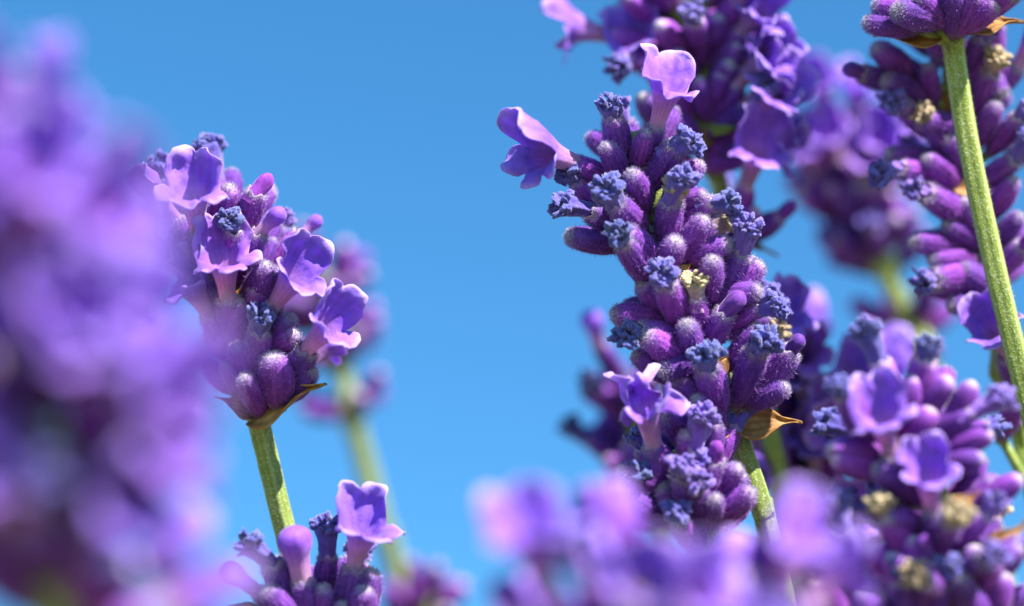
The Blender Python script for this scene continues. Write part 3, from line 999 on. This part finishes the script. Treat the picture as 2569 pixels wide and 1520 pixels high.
# =================================================================== drooping-whorled spike at the right (H)
H = Spike('spike of spaced dark whorls crossed in front by a thick green stem', 'lavender flowers of the clump',
          [(2345, -60, .2192), (2372, 80, .2192), (2400, 240, .2192), (2425, 420, .2192), (2455, 600, .2192), (2485, 760, .2192), (2520, 930, .2192), (2570, 1150, .2192)],
          6, [.5, 1.1, 1.7, 2.35, 2.9, 3.5, 4.2, 4.9, 6.0], .05, .05, 6, r_stem=.0007)
for b in ((2270, 190, 2195, 115, 'c'), (2250, 215, 2150, 180, 'n'), (2290, 235, 2220, 200, 'c'), (2330, 230, 2328, 165, 'c'), (2330, 330, 2262, 260, 'w'),
          (2360, 320, 2300, 300, 'c'), (2380, 380, 2330, 300, 't'), (2420, 420, 2378, 340, 'c'), (2370, 440, 2318, 395, 'c'), (2360, 410, 2225, 385, 'c'),
          (2350, 440, 2250, 420, 'w'), (2400, 540, 2330, 490, 'w'), (2450, 570, 2415, 500, 'c'), (2440, 600, 2370, 560, 'c'), (2420, 620, 2290, 605, 'c'),
          (2430, 650, 2335, 650, 'c'), (2440, 690, 2345, 700, 'w'), (2460, 710, 2395, 665, 'c'), (2460, 740, 2385, 770, 'c'),
          (2440, 150, 2465, 95, 'w'), (2440, 200, 2490, 140, 'c'), (2460, 250, 2485, 180, 't'), (2480, 300, 2500, 260, 'c'), (2500, 360, 2550, 300, 'w'),
          (2490, 440, 2545, 400, 'w'), (2500, 520, 2545, 450, 'c'), (2500, 600, 2560, 540, 'c'), (2520, 660, 2565, 620, 'n'), (2490, 200, 2520, 240, 'c')):
    H.hand(*b, maxel=28)
H.hand(2480, 130, 2490, 60, 'o', maxel=20, var=2)
H.hand(2490, 230, 2550, 170, 'o', maxel=15, var=4)
H.hand(2550, 960, 2530, 890, 'o', maxel=45, var=6, cscale=1.0)
H.hand(2545, 1020, 2560, 985, 'w', maxel=30)
for u, n in ((.6, 4), (1.2, 4), (1.8, 3), (2.4, 4), (3.0, 3), (3.6, 4), (4.2, 3), (4.8, 4)):
    H.whorl(u, n, 'cccccw', inc=(40, 80), back_only=True, scale=(.8, .95))
H.bract(2440, 480, 2360, 455, ME_BR[0], 1.0, off=.002)
H.bract(2400, 262, 2330, 250, ME_BR[1], 1.2, off=.001)
H.bract(2470, 750, 2430, 780, ME_BR[2], 1.0, off=.002)
H.finish(0)

# =================================================================== nearest straight stem, spike cut by the upper edge (I)
I = Spike('thick ribbed green stem topped by a dark whorl and a pointed dry bract', 'lavender flowers of the clump',
          [(2352, -190, .2185), (2360, -120, .2165), (2370, -40, .2145), (2385, 70, .2122), (2422, 320, .2115), (2482, 610, .2110), (2552, 900, .2105), (2610, 1120, .2105), (2680, 1400, .2105)],
          3, [.6, 1.6, 2.9], .05, .04, 7, r_stem=.00092)
for b in ((2340, 78, 2170, 58, 'c'), (2330, 50, 2180, 10, 'c'), (2350, 60, 2235, 20, 'c'), (2370, 60, 2300, -10, 'c'), (2360, 40, 2220, -40, 'c'), (2390, 55, 2390, -30, 'c'),
          (2410, 60, 2450, -20, 'c'), (2420, 65, 2500, 10, 'c'), (2420, 50, 2540, -20, 'w')):
    I.hand(*b, maxel=32, off=.0016)
for u, n in ((.4, 6), (1.4, 8), (2.7, 9)):
    I.whorl(u, n, 'cccccw', inc=(35, 85))
I.bract(2420, 78, 2575, 38, ME_BR[0], 1.0, off=.0010, face=(.1, .6, .7))
I.bract(2360, 92, 2250, 80, ME_BR[2], 1.5, off=.0010, face=(0, .5, .9))
I.bract(2390, 110, 2378, 20, ME_BG[0], .9, off=.0016, face=(0, .1, 1))
I.finish(1500)

# =================================================================== leafy bottom-right spike (K)
Kk = Spike('broad lavender spike with two soft open flowers facing out and tan dried florets below them', 'lavender flowers of the clump',
           [(2288, 985, .2005), (2310, 1080, .2000), (2335, 1190, .1995), (2362, 1310, .1990), (2395, 1450, .1985), (2430, 1600, .198), (2470, 1780, .198)],
           5, [.4, 1.1, 1.9, 2.7, 3.5, 4.2], .05, .04, 8)
for b in ((2225, 985, 2205, 905, 'w'), (2300, 975, 2322, 900, 'w'), (2165, 1075, 2120, 985, 'w'), (2270, 1030, 2290, 945, 'c'), (2330, 1000, 2385, 950, 'c'),
          (2320, 1050, 2345, 1010, 'c'), (2390, 1060, 2450, 1030, 'w'), (2400, 1040, 2440, 960, 'c'), (2390, 1120, 2490, 1085, 'c'), (2400, 1160, 2480, 1140, 'c'),
          (2190, 1140, 2080, 1125, 'c'), (2200, 1180, 2090, 1150, 'c'), (2240, 1200, 2190, 1170, 'c'), (2350, 1370, 2345, 1275, 'c'),
          (2130, 1440, 2115, 1330, 'w'), (2270, 1390, 2225, 1300, 't'), (2440, 1320, 2480, 1280, 'w'), (2430, 1440, 2450, 1370, 'c'),
          (2260, 1480, 2230, 1390, 'c'), (2310, 1490, 2320, 1400, 'n'), (2260, 1520, 2255, 1455, 'w'), (2360, 1500, 2370, 1450, 'w'), (2080, 1520, 2040, 1460, 't'),
          (2440, 1520, 2430, 1470, 'c'), (2500, 1500, 2520, 1440, 'c'), (2500, 1420, 2560, 1370, 'c'), (2180, 1540, 2160, 1470, 'c'), (2480, 1250, 2560, 1200, 'c'),
          (2200, 1400, 2170, 1360, 'c'), (2300, 1420, 2290, 1350, 'c'), (2120, 1420, 2060, 1360, 'c')):
    Kk.hand(*b, maxel=18, scale=1.08, hairs=False)
Kk.hand(2262, 1220, 2238, 1140, 'o', maxel=22, cscale=1.0, var=3, tilt=(R_(-4), 0), up=(-.15, .6, -.9))
Kk.hand(2350, 1370, 2340, 1280, 'o', maxel=22, cscale=1.0, var=4, tilt=(R_(-4), 0), up=(-.15, .6, -.9))
for u, n in ((.8, 5), (1.5, 6), (2.3, 6), (3.1, 7), (3.9, 8), (4.6, 7)):
    Kk.whorl(u, n, 'cccwwt', inc=(40, 82), back_only=(u < 2.5), scale=(.85, 1.0))
Kk.bract(2385, 1290, 2440, 1245, ME_BR[0], 1.4, off=.003)
Kk.bract(2480, 1420, 2550, 1330, ME_BR[3], 1.4, off=.002)
Kk.finish(0)

# =================================================================== blurred neighbours
D = Spike('large lavender spike close to the lens, melted into pale lilac petals and dark gaps', 'lavender flowers of the clump',
          [(-60, 440, .152), (-30, 560, .1515), (15, 740, .151), (70, 940, .1505), (120, 1170, .150), (140, 1410, .150), (170, 1700, .150), (220, 2000, .150)],
          6, [.3, .9, 1.6, 2.3, 3.0, 3.7, 4.4, 5.1], .05, .02, 9, fine=False)
for u, n, mx in ((.2, 6, 'ccw'), (.8, 8, 'ccow'), (1.4, 9, 'cooc'), (2.1, 10, 'coooc'), (2.8, 10, 'cooow'), (3.5, 10, 'coooc'), (4.2, 10, 'cocow'), (4.9, 10, 'ccoc'), (5.5, 9, 'cco')):
    D.whorl(u, n, mx, inc=(35, 80), cscale=1.1)
for b in ((60, 760, 190, 610), (110, 900, 250, 760), (140, 1020, 270, 900), (180, 1150, 320, 1040), (230, 1290, 350, 1180), (60, 700, 70, 560), (200, 1080, 230, 960), (180, 1400, 260, 1310)):
    D.hand(*b, 'o', maxel=40, cscale=1.15)
D.hand(-10, 480, 40, 340, 'w', maxel=10)
D.finish(0)

E = Spike('small far lavender spike with loose pink-violet whorls on a thin soft stem against open sky', 'lavender flowers of the clump',
          [(800, 680, .262), (815, 740, .262), (836, 820, .262), (858, 920, .262), (882, 1045, .262), (915, 1160, .263), (960, 1330, .264), (1020, 1540, .266)],
          4, [.4, 1.1, 1.9, 2.75, 3.85], .05, .06, 10, fine=False, r_stem=.00095)
for u, n, mx in ((.2, 6, 'ccc'), (1.0, 7, 'cccc'), (1.8, 7, 'ccc'), (2.8, 8, 'ccc'), (3.85, 6, 'ccc')):
    E.whorl(u, n, mx, inc=(35, 75), scale=(.85, 1.0))
E.finish(0)

F_ = Spike('tiny far lavender tip, a soft purple blot beside a thin soft stem', 'lavender flowers of the clump',
           [(1062, 1490, .262), (1072, 1560, .262), (1086, 1640, .262), (1105, 1740, .262)], 3, [.4, 1.2, 2.0], .04, .06, 11, fine=False)
for u, n in ((.1, 4), (.8, 6), (1.5, 7), (2.3, 7)):
    F_.whorl(u, n, 'cccc', inc=(25, 60), scale=(.8, .95))
F_.finish(0)

J = Spike('far lavender spike, soft purple with a pale stem below and a separate whorl under it', 'lavender flowers of the clump',
          [(2095, 400, .250), (2118, 450, .250), (2150, 510, .250), (2185, 590, .250), (2225, 690, .250), (2290, 830, .251), (2350, 980, .252), (2420, 1180, .253)],
          4.2, [.3, .9, 1.6, 2.3, 3.0, 3.8, 5.2], .05, .06, 12, fine=False, r_stem=.0009)
for u, n, mx in ((.2, 7, 'cco'), (.9, 8, 'occc'), (1.6, 9, 'cco'), (2.3, 9, 'ccct'), (3.1, 9, 'cccc'), (3.8, 8, 'cccw'), (5.2, 7, 'cccc')):
    J.whorl(u, n, mx, inc=(30, 80))
for b in ((2100, 520, 2045, 440), (2120, 480, 2100, 400), (2140, 540, 2150, 460), (2165, 510, 2220, 430)):
    J.hand(*b, 'o', maxel=35, cscale=1.0)
J.finish(0)

L1 = Spike('blurred near lavender top with a pale pink-white flower tube reaching out to one side', 'lavender flowers of the clump',
           [(1580, 1530, .166), (1600, 1610, .166), (1630, 1720, .166), (1670, 1850, .166), (1720, 2020, .166)], 4, [.4, 1.1, 1.9, 2.7], .05, .03, 13, fine=False)
L1.hand(1490, 1640, 1385, 1500, 'o', maxel=5, cscale=1.3, var=1, tilt=(R_(4), R_(20)), up=(-.5, .7, -.4))
L1.hand(1450, 1660, 1340, 1570, 'b', maxel=5, cscale=1.1, off=0)
L1.hand(1560, 1590, 1465, 1440, 'w', maxel=5, var=2, cscale=1.2)
L1.hand(1600, 1560, 1565, 1400, 'n', maxel=10, cscale=1.2)
L1.hand(1640, 1620, 1690, 1500, 'b', maxel=30, cscale=1.1)
L1.hand(1610, 1680, 1580, 1560, 't', maxel=45)
L1.hand(1660, 1660, 1720, 1560, 'o', maxel=45)
L1.hand(1580, 1700, 1530, 1590, 'c', maxel=40)
L1.hand(1640, 1600, 1650, 1480, 'c', maxel=30)
L1.whorl(.7, 7, 'ccccw', inc=(30, 75))
L1.whorl(1.4, 9, 'cccwo', inc=(40, 80))
L1.whorl(2.2, 9, 'ccowo', inc=(40, 80))
L1.finish(0)

L2 = Spike('blurred near lavender top of bright lilac petals beside the pale tube flower', 'lavender flowers of the clump',
           [(1835, 1500, .170), (1850, 1590, .170), (1870, 1700, .170), (1900, 1830, .170), (1940, 1990, .170)], 4, [.4, 1.1, 1.9, 2.7], .05, .03, 14, fine=False)
L2.hand(1850, 1600, 1800, 1500, 'b', maxel=45, cscale=1.2)
L2.hand(1890, 1590, 1945, 1470, 'o', maxel=20, cscale=1.05)
L2.hand(1860, 1700, 1830, 1590, 'o', maxel=45)
L2.hand(1820, 1680, 1740, 1570, 'b', maxel=30, cscale=1.1)
L2.hand(1900, 1680, 1920, 1560, 'w', maxel=45)
L2.hand(1840, 1560, 1790, 1440, 'c', maxel=30)
L2.hand(1860, 1550, 1870, 1420, 'c', maxel=30)
L2.whorl(.6, 7, 'cccw', inc=(35, 75))
L2.whorl(1.4, 9, 'ccowo', inc=(45, 82))
L2.whorl(2.2, 9, 'ccowo', inc=(45, 82))
L2.finish(0)

N = Spike('soft lavender spike half hidden behind the wilted trumpet flower and the tall spike', 'lavender flowers of the clump',
          [(1590, 1000, .238), (1600, 1070, .238), (1616, 1170, .238), (1640, 1290, .238), (1670, 1430, .239), (1700, 1600, .240)], 4, [.5, 1.3, 2.1, 2.9], .05, .06, 15, fine=False)
for u, n, mx in ((.3, 6, 'cccb'), (1.0, 7, 'cccw'), (1.8, 8, 'cccw'), (2.6, 8, 'cccb'), (3.3, 8, 'cco')):
    N.whorl(u, n, mx, inc=(25, 60), scale=(.8, .95))
N.finish(0)

O_ = Spike('soft lavender spike of open lilac flowers filling the gap behind two green stems', 'lavender flowers of the clump',
           [(2030, 970, .230), (2045, 1070, .230), (2065, 1190, .230), (2090, 1330, .230), (2125, 1500, .231), (2165, 1680, .232)], 4, [.4, 1.1, 1.9, 2.7, 3.4], .05, .06, 16, fine=False)
for u, n, mx in ((.3, 8, 'oc'), (1.0, 10, 'ooc'), (1.8, 10, 'oocw'), (2.6, 10, 'occ'), (3.3, 9, 'cco'), (3.8, 8, 'ccc')):
    O_.whorl(u, n, mx, inc=(30, 80))
O_.finish(0)
